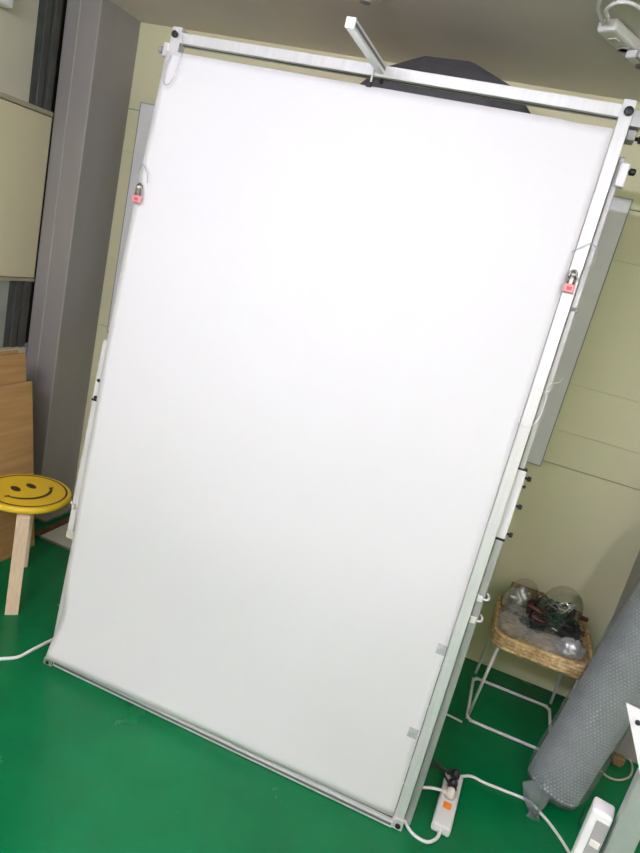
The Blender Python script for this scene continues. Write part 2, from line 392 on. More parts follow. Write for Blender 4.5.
# end plates with bolts
bm = bmesh.new(); bx(bm, (U(-1.268), -0.016, -0.004), (U(-1.232), -0.012, 0.022), 0.001); bx(bm, (U(-1.268), -0.016, -0.004), (U(-1.232), 0.03, 0.0), 0.001)
obj('foot_bracket', bm, 'alu_dull', st)
bolt(st, (U(-1.250), -0.014, 0.009), 0.007, 0.006, (0, -1, 0))
bm = bmesh.new(); bx(bm, (U(0.065), -0.004, -0.004), (U(0.102), 0.0, 0.036), 0.001); bx(bm, (U(0.065), -0.004, -0.004), (U(0.102), 0.05, 0.0), 0.001)
obj('foot_bracket', bm, 'alu', st)
bolt(st, (U(0.087), -0.003, 0.014), 0.009, 0.006, (0, -1, 0))
bolt(st, (U(0.086), 0.001, 2.155), 0.0115, 0.012, (0, -1, 0))
bolt(st, (U(-1.245), 0.007, 2.163), 0.010, 0.014, (0, -1, 0))
# brackets at the top outside corners with black knobs
B('clamp', (U(0.0985), 0.004, 2.125), (U(0.126), 0.045, 2.165), 'alu_dull', st, 0.002)
B('clamp', (U(0.0985), 0.012, 2.095), (U(0.122), 0.055, 2.120), 'greyplastic', st, 0.003)
bolt(st, (U(0.122), 0.03, 2.105), 0.010, 0.022, (1, 0, 0))
B('clamp', (U(-1.282), 0.006, 2.100), (U(-1.262), 0.045, 2.14), 'alu', st, 0.003)
bolt(st, (U(-1.282), 0.026, 2.122), 0.011, 0.026, (-1, 0, 0), 'greyplastic')
# outrigger poles behind the posts: lower tube, clamp sleeve with knobs, thinner upper tube
for sgn in (1, -1):
    if sgn > 0: e0, e1, f0, f1 = 0.1005, 0.124, 0.1005, 0.117
    else: e0, e1, f0, f1 = -1.310, -1.286, -1.285, -1.266
    B('pole', (U(e0), 0.034, 0.0 if sgn > 0 else 0.50), (U(e1), 0.060, 0.985), 'alu_dull' if sgn > 0 else 'whitemetal', st, 0.003)
    B('pole', (U(f0), 0.036, 1.20), (U(f1), 0.056, 2.06), 'alu_dull', st, 0.003)
    sl = B('sleeve', (U(e0) - .002, 0.033, 0.992), (U(e1) + .002, 0.062, 1.20), 'whitemetal', st, 0.003)
    B('collar', (U(e0) - .003, 0.0325, 0.985), (U(e1) + .003, 0.063, 0.992), 'black', st, 0.001)
    if sgn > 0: B('collar', (U(f0) - .003, 0.0325, 1.20), (U(e1) + .003, 0.061, 1.206), 'black', st, 0.001)
    if sgn < 0:
        B('clamp', (U(e0), 0.032, 0.47), (U(-1.235), 0.058, 0.50), 'creamplastic', st, 0.003)
    side = U(e1) + .002 if sgn > 0 else U(e0) + .014
    for v in ((1.180, 1.155, 1.095, 1.008) if sgn > 0 else (1.06, 1.00)):
        if sgn > 0: bolt(st, (side, 0.045, v), 0.0075 if v != 1.155 else 0.005, 0.018 if v != 1.155 else 0.010, (1, 0, 0))
        else: bolt(st, (side, 0.033, v), 0.006, 0.008, (0, -1, 0))
bolt(st, (U(0.125), 0.045, 2.03), 0.009, 0.026, (1, 0, 0))
B('clamp', (U(0.108), 0.024, 1.985), (U(0.132), 0.05, 2.045), 'alu', st, 0.003)
B('clamp', (U(0.0985), 0.036, 1.655), (U(0.122), 0.060, 1.668), 'greyplastic', st, 0.001)
# joint line of the right post (two lengths joined)
B('joint', (U(0.0665), -0.0008, 1.03), (U(0.099), 0.0325, 1.034), 'whitemetal', st)
# arm that points into the room from the top bar
arm = profile('arm', (-0.0115, -0.315, -0.0115), (0.0115, 0.0, 0.0115), 1, 'alu', st, ((0, 1),))
arm.location = (U(-0.584), 0.0, 2.160); arm.rotation_euler = (-TH, 0, 0)
bm = bmesh.new(); bx(bm, (-0.012, -0.318, -0.012), (0.012, -0.315, 0.012), 0.001)
obj('end_cap', bm, 'alu', arm)
bolt(st, (U(-0.581), 0.016, 2.141), 0.006, 0.012, (0, 0, -1))

def shear_right(o):
    for v in o.data.vertices:
        if v.co.x > U(0.03): v.co.x -= LEANR * v.co.z
    for ch in o.children: shear_right(ch)
for ch in list(st.children): shear_right(ch)

# ------------------------------------------------------------------ white sheet
def sheet():
    nu, nv = 56, 90; bm = bmesh.new(); g = []
    u0, u1, v0, v1 = -1.262, 0.0650, 0.034, 2.112
    for j in range(nv + 1):
        row = []
        tv = j / nv; v = v0 + (v1 - v0) * tv
        for i in range(nu + 1):
            tu = i / nu
            left = u0 + (0.006 * math.sin(tv * 7) + 0.026 * math.exp(-((v - 0.20) / 0.10) ** 2) + 0.010 * (v < 0.3) * (0.3 - v) / 0.3)
            u = left + (u1 - left) * tu
            wv = 0.008 * (1 - tu) ** 1.5 - 0.006 * tu
            wv += 0.012 * math.sin(PI * tu) * math.sin(PI * tv)                     # soft belly
            flare = max(0, (0.30 - v) / 0.30) ** 1.8
            wv += flare * (0.020 * (1 - tu) ** 0.7 + 0.010)
            wv += -0.012 * math.exp(-((v - 0.42) / 0.16) ** 2) * math.exp(-((tu - 0.15) / 0.4) ** 2)
            wv += 0.006 * noise.noise(Vector((u * 2.2, v * 1.6, 3.1))) * math.sin(PI * tu)
            wv = max(wv, 0.0005 - 0.006 * (tu > .9))
            row.append(bm.verts.new((U(u) - LEANR * v * tu ** 3, -wv, v)))
        g.append(row)
    for j in range(nv):
        for i in range(nu): bm.faces.new((g[j][i], g[j][i + 1], g[j + 1][i + 1], g[j + 1][i]))
    return bm
sh = stand_empty('backdrop_sheet', 'tall smooth white backdrop sheet stretched on the aluminium frame', 'backdrop', -0.58)
so = obj('sheet', sheet(), 'paper', sh, True); solid(so, 0.0012, 0)

# clear tape pieces on the sheet's right border
for k, (u, v) in enumerate(((0.044, 0.33), (0.050, 0.62))):
    t = stand_empty('tape_piece', ['lower piece of clear tape on right border of the backdrop', 'upper piece of clear tape on right border of the backdrop'][k], 'tape', u, v, 0.0, group='tape on the backdrop border')
    bm = bmesh.new(); bx(bm, (-0.013, -0.0035, -0.016), (0.016, -0.0028, 0.016)); obj('strip', bm, 'tape', t)

# tie that holds the sheet to the top bar
t = stand_empty('sheet_clip', 'white tie with black clip hanging from top bar under the arm', 'clip', -0.604, 2.12, 0.0)
T('tie', [(0, -0.004, 0.0), (0, -0.006, 0.03), (0, -0.003, 0.054), (0, 0.018, 0.0545), (0, 0.037, 0.05)], 0.0028, 'whiteplastic', t)
B('jaw', (-0.011, -0.014, -0.012), (0.006, -0.003, 0.0), 'black', t, 0.002)

# wire loops with pink padlocks on both borders
def padlock(name, label, u, v, s):
    t = stand_empty(name, label, 'padlock', u, v, 0.0, group='pink padlocks on the frame')
    y = -0.026 if s < 0 else -0.010
    B('body', (-0.0145, y - 0.007, -0.0125), (0.0145, y + 0.005, 0.0105), 'pink', t, 0.003)
    B('label_plate', (-0.006, y - 0.0075, -0.006), (0.007, y - 0.0068, 0.003), mat('red_mark', (0.62, 0.10, 0.12), 0.5, noise_amt=0.1), t)
    for k in (-1, 1):
        bm = bmesh.new(); lathe(bm, [(0.0036, 0.010), (0.0036, 0.03)], 8, Matrix.Translation((k * 0.008, y, 0))); obj('shackle_leg', bm, 'brass', t, True)
    T('shackle', [(-0.008, y, 0.028), (-0.007, y, 0.040), (0, y, 0.046), (0.007, y, 0.040), (0.008, y, 0.028)], 0.0034, 'brass', t)
    bm = bmesh.new(); lathe(bm, [(0.0005, 0.0), (0.006, 0.003), (0.006, 0.007), (0.0005, 0.010)], 10, Matrix.Translation((0.001, y - 0.003, 0.030))); obj('keeper', bm, 'alu', t, True)
    return t
padlock('padlock', 'pink padlock hanging on the right post of the frame', 0.079, 1.708, 1)
padlock('padlock', 'pink padlock hanging at the left border of the backdrop', -1.247, 1.668, -1)
def wire(label, u, v, pts, r=0.0016, m='wire'):
    t = stand_empty('wire_loop', label, 'wire', u, v, 0.0, group='wire ties around the frame')
    T('strand', pts, r, m, t, 6)
wire('bent wire hooked over right post above the pink padlock', 0.085, 1.75, [(-0.026, -0.006, 0.048), (-0.012, -0.012, 0.06), (0.012, -0.012, 0.078), (0.034, -0.004, 0.066), (0.034, 0.006, 0.04), (0.020, -0.004, 0.012), (0.014, -0.010, -0.018), (0.0, -0.020, -0.006)], 0.0017)
wire('bent wire hooked over left border above the pink padlock', -1.25, 1.70, [(0.03, -0.03, 0.02), (0.024, -0.032, 0.05), (0.0, -0.028, 0.072), (-0.018, -0.012, 0.055), (-0.016, -0.012, 0.02), (0.0, -0.026, 0.006)], 0.0017)
wire('thin wire looped around right post at mid height', 0.09, 1.33, [(-0.03, -0.004, 0.0), (0.0, -0.008, -0.004), (0.02, -0.004, 0.03), (0.022, 0.005, 0.075), (0.015, -0.004, 0.12), (0.04, 0.01, 0.135), (0.046, 0.01, 0.15)], 0.0015, 'whitemetal')
wire('second thin wire twisted on right post at mid height', 0.10, 1.40, [(-0.022, -0.004, 0.04), (-0.004, -0.008, 0.03), (0.012, -0.006, 0.036), (0.02, 0.01, 0.05)], 0.0013, 'whitemetal')
wire('thin grey wire hanging down over top left corner of the sheet', -1.2, 2.02, [(-0.036, -0.012, 0.08), (-0.045, -0.024, 0.03), (-0.038, -0.026, 0.0), (-0.02, -0.026, -0.008), (-0.004, -0.026, 0.015), (0.006, -0.024, 0.07), (0.004, -0.02, 0.095), (-0.012, -0.012, 0.14)], 0.0013)
wire('small wire tie through the left border low on sheet', -1.243, 0.25, [(0.0, -0.03, 0.0), (0.006, -0.034, 0.006), (0.01, -0.034, 0.012)], 0.0018, 'brass')
# white plastic rings on the poles
def ring(label, u, v, r, m, pts=None):
    t = stand_empty('pole_ring', label, 'ring', u, v, -0.045, group='plastic rings on the poles')
    bm = bmesh.new(); P = [(r * math.cos(a) * 1.0, r * math.sin(a) * 0.9, 0.004 * math.sin(2 * a)) for a in [2 * PI * k / 20 for k in range(20)]]
    tube(bm, P, 0.0035, 8, True); obj('ring', bm, m, t, True)
    B('clasp', (-0.012 if u > 0 else -0.004, -0.027, -0.012), (0.006, -0.018, 0.008), m, t, 0.002)
ring('white plastic ring around right pole above the basket stool', 0.113, 0.805, 0.023, 'whiteplastic')
ring('lower white plastic ring around right pole beside the stool legs', 0.113, 0.735, 0.023, 'whiteplastic')
ring('cream plastic ring around left pole beside yellow stool', -1.296, 0.60, 0.022, 'creamplastic')

# ------------------------------------------------------------------ dark softbox behind the frame, on its own stand
sb = thing('softbox', 'charcoal fabric softbox peeking over the top bar behind the backdrop', 'softbox', (-0.55, 2.42, 0))
bm = bmesh.new()
Rx = Matrix.Translation((0.03, -0.0, 1.965)) @ Matrix.Rotation(math.radians(82), 4, 'X') @ Matrix.Rotation(PI / 16 + 0.03, 4, 'Z')
lathe(bm, [(0.425, -0.06), (0.437, -0.03), (0.40, 0.06), (0.30, 0.16), (0.16, 0.24), (0.05, 0.27)], 16, Rx, False, True)
so = obj('shell', bm, 'fabric', sb); solid(so, 0.003)
bm = bmesh.new(); lathe(bm, [(0.42, -0.054), (0.42, -0.050)], 16, Rx); obj('diffuser', bm, 'whiteplastic', sb)
T('stand_pole', [(0.03, 0.17, 0.02), (0.03, 0.17, 1.85)], 0.012, 'black', sb, 8, False, 0)
bm = bmesh.new(); bx(bm, (0.015, 0.08, 1.83), (0.045, 0.19, 1.87), 0.003); obj('bracket', bm, 'black', sb)
for a in (0.3, 2.4, 4.5):
    T('leg', [(0.03, 0.17, 0.42), (0.03 + 0.19 * math.cos(a), 0.17 + 0.19 * math.sin(a), 0.012)], 0.009, 'black', sb, 8, False, 0)

# ------------------------------------------------------------------ yellow smiley stool
sx, sy, sz = -1.686, 2.012, 0.45
stl = thing('stool', 'round stool with yellow smiley face seat and pale bent legs', 'stool', (sx, sy, 0))
R0 = 0.172
bm = bmesh.new(); lathe(bm, [(R0 - .006, sz - 0.026), (R0 - .001, sz - 0.022), (R0, sz - 0.012), (R0 - .002, sz - 0.004), (R0 - .007, sz)], 64)
seat = obj('seat', bm, 'yellow', stl, False)
for p in seat.data.polygons: p.use_smooth = len(p.vertices) == 4
fa = math.atan2(0.064, 0.020)                      # direction of the face's own x axis (left eye to right eye)
Fm = Matrix.Translation((0, 0, sz)) @ Matrix.Rotation(fa, 4, 'Z')
bm = bmesh.new()
for r0, r1 in ((0.1465, 0.1545),):
    ring_in = [bm.verts.new(Fm @ Vector((r0 * math.cos(a), r0 * math.sin(a), 0.0006))) for a in [2 * PI * k / 64 for k in range(64)]]
    ring_out = [bm.verts.new(Fm @ Vector((r1 * math.cos(a), r1 * math.sin(a), 0.0006))) for a in [2 * PI * k / 64 for k in range(64)]]
    for k in range(64): bm.faces.new((ring_in[k], ring_in[(k + 1) % 64], ring_out[(k + 1) % 64], ring_out[k]))
obj('outline', bm, 'brown', seat)
for ex in (-0.033, 0.034):
    bm = bmesh.new()
    prism(bm, [(ex + 0.016 * math.cos(a), 0.030 + 0.027 * math.sin(a)) for a in [2 * PI * k / 28 for k in range(28)]], 0.0, 0.0007, Fm)
    obj('eye', bm, 'brown', seat)
bm = bmesh.new()
arc = []
for k in range(41):
    t = -1 + 2 * k / 40
    a = -PI / 2 + t * math.radians(65)
    arc.append((0.105 * math.cos(a), 0.105 * math.sin(a) + 0.027, t))
inner = []; outer = []
for (x, y, t) in arc:
    hw = 0.0042 + 0.0036 * (1 - t * t)
    n_ = Vector((x, y - 0.027)).normalized()
    inner.append((x - n_.x * hw, y - n_.y * hw)); outer.append((x + n_.x * hw, y + n_.y * hw))
va = [bm.verts.new(Fm @ Vector((x, y, 0.0006))) for x, y in inner]; vb = [bm.verts.new(Fm @ Vector((x, y, 0.0006))) for x, y in outer]
for k in range(40): bm.faces.new((va[k], va[k + 1], vb[k + 1], vb[k]))
obj('mouth', bm, 'brown', seat)
for sd in (-1, 1):
    bm = bmesh.new(); a = -PI / 2 + sd * math.radians(65); cx_, cy_ = 0.105 * math.cos(a), 0.105 * math.sin(a) + 0.027
    prism(bm, [(cx_ + 0.012 * math.cos(q), cy_ + 0.006 * math.sin(q)) for q in [2 * PI * k / 16 for k in range(16)]], 0.0, 0.0007, Fm)
    obj('mouth_corner', bm, 'brown', seat)
def bent_leg(ang, reach):
    """bent plywood leg: flat strip under the seat, curving down and splaying out"""
    bm = bmesh.new(); hw = 0.024; th = 0.019
    path = [(0.05, sz - 0.036), (0.105, sz - 0.036), (0.125, sz - 0.042), (0.137, sz - 0.058), (0.142, sz - 0.085), (reach, 0.0)]
    rows_ = []
    for i, (r, z) in enumerate(path):
        a = Vector(path[max(i - 1, 0)]); b = Vector(path[min(i + 1, len(path) - 1)]); t = (b - a).normalized()
        n2 = Vector((-t.y, t.x))
        if i == len(path) - 1: n2 = Vector((1, 0))
        rows_.append([(r + n2.x * s * th / 2, z + n2.y * s * th / 2 if i < len(path) - 1 else z) for s in (-1, 1)])
    M_ = Matrix.Rotation(ang, 4, 'Z'); vv = []
    for rw in rows_:
        vv.append([bm.verts.new(M_ @ Vector((rw[0][0], -hw, rw[0][1]))), bm.verts.new(M_ @ Vector((rw[1][0], -hw, rw[1][1]))),
                   bm.verts.new(M_ @ Vector((rw[1][0], hw, rw[1][1]))), bm.verts.new(M_ @ Vector((rw[0][0], hw, rw[0][1])))])
    for a, b in zip(vv, vv[1:]):
        for k in range(4): bm.faces.new((a[k], a[(k + 1) % 4], b[(k + 1) % 4], b[k]))
    bm.faces.new(vv[0][::-1]); bm.faces.new(vv[-1])
    es = [e for e in bm.edges]
    obj('leg', bm, 'birch', stl)
for a, rc in ((math.radians(-51), 0.197), (math.radians(125), 0.17), (math.radians(203), 0.165)): bent_leg(a, rc)

# ------------------------------------------------------------------ boards against the left wall
def lean_board(label, xb, xt, y0, y1, h, th, m='card', jag=False):
    b = thing('wood_board', label, 'board', (xb, (y0 + y1) / 2, 0), group='brown boards against the left wall')
    ang = math.atan2(xb - xt, h)
    b.rotation_euler = (0, -ang, 0)
    L_ = math.hypot(h, xb - xt); hy = (y1 - y0) / 2
    bm = bmesh.new(); bx(bm, (-th, -hy, 0.001), (0, hy, L_), 0.0015)
    o = obj('sheet', bm, m, b)
    bm = bmesh.new(); bx(bm, (-th * 0.65, -hy + .002, L_ - .001), (-th * 0.3, hy - .002, L_ + .0012)); obj('edge_ply', bm, 'brownwood', b)
lean_board('front shorter brown board leaning at the left wall behind stool', -1.868, -1.992, 1.25, 2.325, 0.79, 0.012)
lean_board('taller brown board behind the front one at left wall', -1.905, -2.045, 1.2, 2.325, 0.905, 0.015)
lean_board('rearmost brown board with pale top edge at left wall', -1.932, -2.064, 1.15, 2.30, 0.915, 0.008)

fb = thing('floor_board', 'white board lying flat on green floor behind the yellow stool', 'board', (-1.55, 2.56, 0))
B('sheet', (-0.352, -0.16, 0.0005), (0.35, 0.17, 0.014), 'floorboard', fb, 0.002)
B('edge_strip', (-0.354, -0.163, 0.0005), (0.35, -0.160, 0.012), 'greyplastic', fb)
bt = tag(B('batten', (-1.950, 2.40, 0.0005), (-1.915, 2.74, 0.008), 'batten', None, 0.002), 'orange brown wooden strip on floor beside the grey column base', 'batten')
wt = thing('floor_weight', 'small black round weight on white board beside left pole', 'weight', (-1.70, 2.66, 0.014))
bm = bmesh.new(); lathe(bm, [(0.05, 0.0), (0.055, 0.006), (0.055, 0.05), (0.046, 0.058), (0.015, 0.06)], 24); obj('body', bm, 'black', wt)
bm = bmesh.new(); lathe(bm, [(0.014, 0.06), (0.014, 0.075), (0.010, 0.078)], 14); obj('knob', bm, 'black', wt)

# ------------------------------------------------------------------ basket stool
bs = thing('basket_stool', 'white wire legged stool with woven straw basket top', 'stool', (0.412, 2.522, 0))
HX, HY, ZT = 0.186, 0.185, 0.43
def rrect(hx, hy, r, z, n=6):
    P = []
    for cx_, cy_, a0 in ((hx - r, hy - r, 0), (-hx + r, hy - r, PI / 2), (-hx + r, -hy + r, PI), (hx - r, -hy + r, 3 * PI / 2)):
        for k in range(n + 1):
            a = a0 + PI / 2 * k / n; P.append(Vector((cx_ + r * math.cos(a), cy_ + r * math.sin(a), z)))
    return P
# woven rim: four twisted cords, each its own part
for k in range(4):
    base = rrect(HX - 0.002 + (0.002 if k in (1, 2) else 0), HY - 0.002, 0.055, ZT - 0.046 + 0.0145 * k, 8)
    dense = []
    for i in range(len(base)):
        a, b = base[i], base[(i + 1) % len(base)]
        n_ = max(1, int((b - a).length / 0.006))
        for j in range(n_): dense.append(a.lerp(b, j / n_))
    rr = [0.0078 + 0.0016 * math.sin(i * 2.1 + k) for i in range(len(dense))]
    bm = bmesh.new(); tube(bm, dense, rr, 8, True); obj('woven_cord', bm, 'wicker', bs, False)
# woven basket floor
bm = bmesh.new(); prism(bm, [(p.x, p.y) for p in rrect(HX - .004, HY - .004, 0.05, 0)], ZT - 0.022, ZT - 0.012); obj('basket_floor', bm, 'wicker', bs)
# sled legs
LZ = 0.008
def leg(x0, y0, x1, y1):
    return T('leg', [(x0, y0, ZT - 0.05), (x1, y1, 0.03), ], 0.0062, 'whitemetal', bs, 10, False, 0)
corn = [(-0.152, -0.155), (0.152, -0.155), (0.152, 0.155), (-0.152, 0.155)]
feet = [(-0.170, -0.138), (0.162, -0.138), (0.162, 0.165), (-0.170, 0.165)]
for (a, b), (c_, d_) in zip(corn, feet): leg(a, b, c_, d_)
fl = []
for i, (a, b) in enumerate(feet):
    fl.append((a, b))
sled = []
rs = rrect(0.168, 0.155, 0.03, LZ)
T('floor_rail', [p + Vector((-0.004, 0.010, 0)) for p in rs], 0.0062, 'whitemetal', bs, 10, True, 2)
T('top_rail', rrect(0.154, 0.16, 0.03, ZT - 0.06), 0.005, 'whitemetal', bs, 8, True, 1)

# --- what lies in the basket
ZB = ZT - 0.010
def crumple(name, label, cat, loc, sx_, sy_, sz_, m, seed, amp=0.35, parts=True):
    t = thing(name, label, cat, loc)
    bm = bmesh.new(); bmesh.ops.create_icosphere(bm, subdivisions=4, radius=1.0)
    for v in bm.verts:
        d = v.co.normalized()
        k = 1 + amp * noise.noise(d * 2.3 + Vector((seed, 0, 0))) + amp * 0.5 * abs(noise.noise(d * 6 + Vector((0, seed, 0))))
        v.co = Vector((d.x * sx_ * k, d.y * sy_ * k, max(d.z, -0.4) * sz_ * k))
    zmin = min(v.co.z for v in bm.verts)
    for v in bm.verts: v.co.z -= zmin
    obj('body', bm, m, t, True)
    return t
crumple('plastic_bag', 'crumpled clear plastic bag in left front of the basket', 'bag', (0.292, 2.44, ZB), 0.058, 0.075, 0.055, 'bag', 1.3)
crumple('plastic_bag', 'crumpled clear plastic bag along front of the basket', 'bag', (0.42, 2.392, ZB), 0.075, 0.035, 0.036, 'bag', 5.7)
crumple('plastic_bag', 'pale bluish plastic packet at left rear of the basket', 'bag', (0.292, 2.60, ZB), 0.045, 0.04, 0.07, 'foil', 8.1)
crumple('foil_bag', 'silver foil bag at right front of the basket', 'bag', (0.505, 2.405, ZB), 0.048, 0.036, 0.042, 'foil', 3.3)
bxo = thing('carton', 'small open brown carton at back of the basket', 'carton', (0.33, 2.668, ZB))
for lo, hi in (((-0.07, -0.022, 0), (0.07, -0.019, 0.085)), ((-0.07, 0.019, 0), (0.07, 0.022, 0.085)), ((-0.07, -0.019, 0), (-0.067, 0.019, 0.085)), ((0.067, -0.019, 0), (0.07, 0.019, 0.085))):
    B('side', lo, hi, 'brownwood', bxo)
B('bottom', (-0.067, -0.019, 0), (0.067, 0.019, 0.003), 'brownwood', bxo)
def dome(label, loc, rot, r, h):
    dm = thing('plastic_dome', label, 'dome', loc, rot, group='clear domes in the basket')
    bm = bmesh.new(); prof = [(r * 1.03, 0.0), (r * 1.05, 0.004), (r, 0.008)]
    for k in range(1, 11):
        a = k / 10 * PI / 2; prof.append((max(0.001, r * math.cos(a) ** 0.75), 0.3 * h + 0.7 * h * math.sin(a)))
    lathe(bm, prof, 40, None, False, False); o = obj('shell', bm, 'dome', dm, True); solid(o, 0.0012)
    bm = bmesh.new(); tube(bm, [(r * 1.04 * math.cos(2 * PI * k / 40), r * 1.04 * math.sin(2 * PI * k / 40), 0.002) for k in range(40)], 0.002, 6, True); obj('rim', bm, 'bag', dm, True)
dome('clear plastic dome standing over black cables in the basket', (0.435, 2.53, ZB + 0.045), (math.radians(6), math.radians(10), 0.0), 0.082, 0.165)
dome('fainter clear plastic dome at left rear of the basket', (0.318, 2.585, ZB + 0.03), (math.radians(4), math.radians(-6), 0.0), 0.062, 0.13)
def coil(label, c_, r, turns, z, seed, m='cableblack', rad=0.0036, tilt=0.4, sq=0.8, zs=0.05):
    rnd = random.Random(seed)
    t = thing('coiled_cable', label, 'cable', (c_[0], c_[1], z), group='cables in the basket')
    P = []; n = turns * 9
    for k in range(n):
        a = 2 * PI * k / 9; rr = r * (0.45 + 0.6 * rnd.random())
        P.append((rr * math.cos(a), rr * sq * math.sin(a), rad + 0.003 * (k / 9) + tilt * r * 0.5 * (1 + math.sin(a + seed)) + zs * rnd.random()))
    T('cord', P, rad, m, t, 6, False, 5)
    e = Vector(P[-1]); q_ = Vector(P[-2]); d = (e - q_).normalized()
    bm = bmesh.new(); rd = d.to_track_quat('Z', 'Y').to_matrix().to_4x4(); bx(bm, (-0.007, -0.005, -0.004), (0.007, 0.005, 0.026), 0.002, Matrix.Translation(e) @ rd)
    obj('plug', bm, m, t)
coil('black cable tangled under the clear dome', (0.425, 2.52), 0.08, 12, ZB + 0.004, 1, rad=0.004, zs=0.07)
coil('black cable heaped right of the clear dome', (0.482, 2.50), 0.07, 11, ZB + 0.004, 5)
coil('black cable knot behind the clear dome', (0.455, 2.60), 0.07, 9, ZB + 0.004, 9)
coil('black cable spilling left of the clear dome', (0.375, 2.48), 0.06, 6, ZB + 0.004, 15, zs=0.03)
coil('dark green cable on top of the black cables', (0.42, 2.535), 0.055, 4, ZB + 0.05, 12, mat('dark_green_cable', (0.015, 0.07, 0.04), 0.4, noise_amt=0.2), 0.003)
coil('grey cable loop on top of the black cables', (0.44, 2.54), 0.05, 3, ZB + 0.065, 21, 'greyplastic', 0.0026)
adp = thing('power_adapter', 'black power adapter brick lying in front of the cable heap', 'adapter', (0.495, 2.45, ZB + 0.055), (0.2, 0.1, -0.3))
B('body', (-0.040, -0.018, -0.014), (0.040, 0.018, 0.014), 'black', adp, 0.004); B('socket', (0.040, -0.008, -0.006), (0.051, 0.008, 0.006), 'black', adp, 0.001)
def tool(label, p, d, L_):
    t = thing('hand_tool', label, 'tool', p, group='dark red handled tools in the basket')
    d = Vector(d).normalized(); q_ = d.to_track_quat('Z', 'Y').to_matrix().to_4x4()
    bm = bmesh.new(); lathe(bm, [(0.006, 0), (0.0095, 0.004), (0.0095, L_ * .30), (0.0075, L_ * .38), (0.0095, L_ * .47), (0.006, L_ * .5)], 12, q_); obj('handle', bm, 'darkred', t, True)
    bm = bmesh.new(); lathe(bm, [(0.0028, L_ * .5), (0.0028, L_ * .95), (0.0015, L_)], 8, q_); obj('shaft', bm, 'alu', t, True)
tool('dark red tool handle pointing left out of the cable heap', (0.325, 2.50, ZB + 0.095), (0.8, -0.1, -0.15), 0.15)
tool('second dark red tool handle below the first at left', (0.345, 2.455, ZB + 0.075), (0.8, 0.1, -0.2), 0.14)
tool('dark red tool handle pointing right behind the dome', (0.568, 2.58, ZB + 0.085), (-0.8, 0.0, 0.0), 0.18)
tool('dark red tool handle lying across back of the basket', (0.55, 2.63, ZB + 0.075), (-0.8, 0.05, 0.05), 0.18)

# ------------------------------------------------------------------ bubble wrap roll
rb0, rb1 = Vector((0.562, 2.162, 0.0)), Vector((0.785, 2.428, 1.02))
ax = (rb1 - rb0).normalized(); LEN = (rb1 - rb0).length
rl = thing('bubble_wrap_roll', 'tall grey roll of bubble wrap in clear film leaning right', 'roll', rb0)
q = ax.to_track_quat('Z', 'Y').to_matrix().to_4x4()
def wrapshell(r_of, lump, seed, nz=46, nr=72, uv=False, z0=0.03):
    bm = bmesh.new(); lay = bm.loops.layers.uv.new('UVMap') if uv else None; rings = []
    for j in range(nz + 1):
        t = j / nz; z = z0 + (LEN - z0) * t; row = []
        for k in range(nr):
            a = 2 * PI * k / nr; r = r_of(t)
            r += lump * noise.noise(Vector((math.cos(a) * 2.2 + seed, math.sin(a) * 2.2, z * 4))) + lump * 0.5 * noise.noise(Vector((math.cos(a) * 7, math.sin(a) * 7 + seed, z * 9)))
            row.append(bm.verts.new(q @ Vector((r * math.cos(a), r * math.sin(a), z))))
        rings.append(row)
    for j in range(nz):
        for k in range(nr):
            fce = bm.faces.new((rings[j][k], rings[j][(k + 1) % nr], rings[j + 1][(k + 1) % nr], rings[j + 1][k]))
            if uv:
                for lp, (jj, kk) in zip(fce.loops, ((j, k), (j, k + 1), (j + 1, k + 1), (j + 1, k))):
                    lp[lay].uv = (2 * PI * 0.095 * kk / nr, LEN * jj / nz)
    bm.faces.new(rings[0][::-1]); bm.faces.new(rings[-1])
    # keep it above the floor
    for v in bm.verts:
        if v.co.z < 0.004: v.co.z = 0.004
    return bm
obj('wrap', wrapshell(lambda t: 0.094 + 0.008 * t, 0.003, 2.0), 'wrapbase', rl, True)
bm = bmesh.new(); PB = 0.0128; nA = 46; nZ = int((LEN - 0.05) / (PB * 0.866))
for j in range(nZ):
    z = 0.04 + j * PB * 0.866; t = (z - 0.03) / (LEN - 0.03)
    for k in range(nA):
        a = 2 * PI * (k + 0.5 * (j % 2)) / nA
        r = 0.094 + 0.008 * t + 0.003 * noise.noise(Vector((math.cos(a) * 2.2 + 2.0, math.sin(a) * 2.2, z * 4))) + 0.0015 * noise.noise(Vector((math.cos(a) * 7, math.sin(a) * 7 + 2.0, z * 9)))
        n_ = Vector((math.cos(a), math.sin(a), 0)); tx = Vector((-math.sin(a), math.cos(a), 0)); c0 = n_ * (r - 0.0004) + Vector((0, 0, z))
        if (q @ c0).z < 0.012: continue
        rg = [[bm.verts.new(q @ (c0 + tx * (rr * math.cos(b)) + Vector((0, 0, rr * math.sin(b))) + n_ * hh)) for b in [2 * PI * m_ / 7 for m_ in range(7)]] for rr, hh in ((0.0055, 0.0), (0.0042, 0.0023))]
        top = bm.verts.new(q @ (c0 + n_ * 0.0033))
        for m_ in range(7):
            bm.faces.new((rg[0][m_], rg[0][(m_ + 1) % 7], rg[1][(m_ + 1) % 7], rg[1][m_])); bm.faces.new((rg[1][m_], rg[1][(m_ + 1) % 7], top))
o = obj('bubbles', bm, 'bubbles', rl, True); o['kind'] = "stuff"
obj('film', wrapshell(lambda t: 0.1035 + 0.008 * t + 0.006 * math.exp(-((t - .12) / .12) ** 2) - 0.02 * max(0, .06 - t) / .06, 0.010, 6.0, 60, 90, z0=0.012), 'film', rl, True)
bm = bmesh.new()
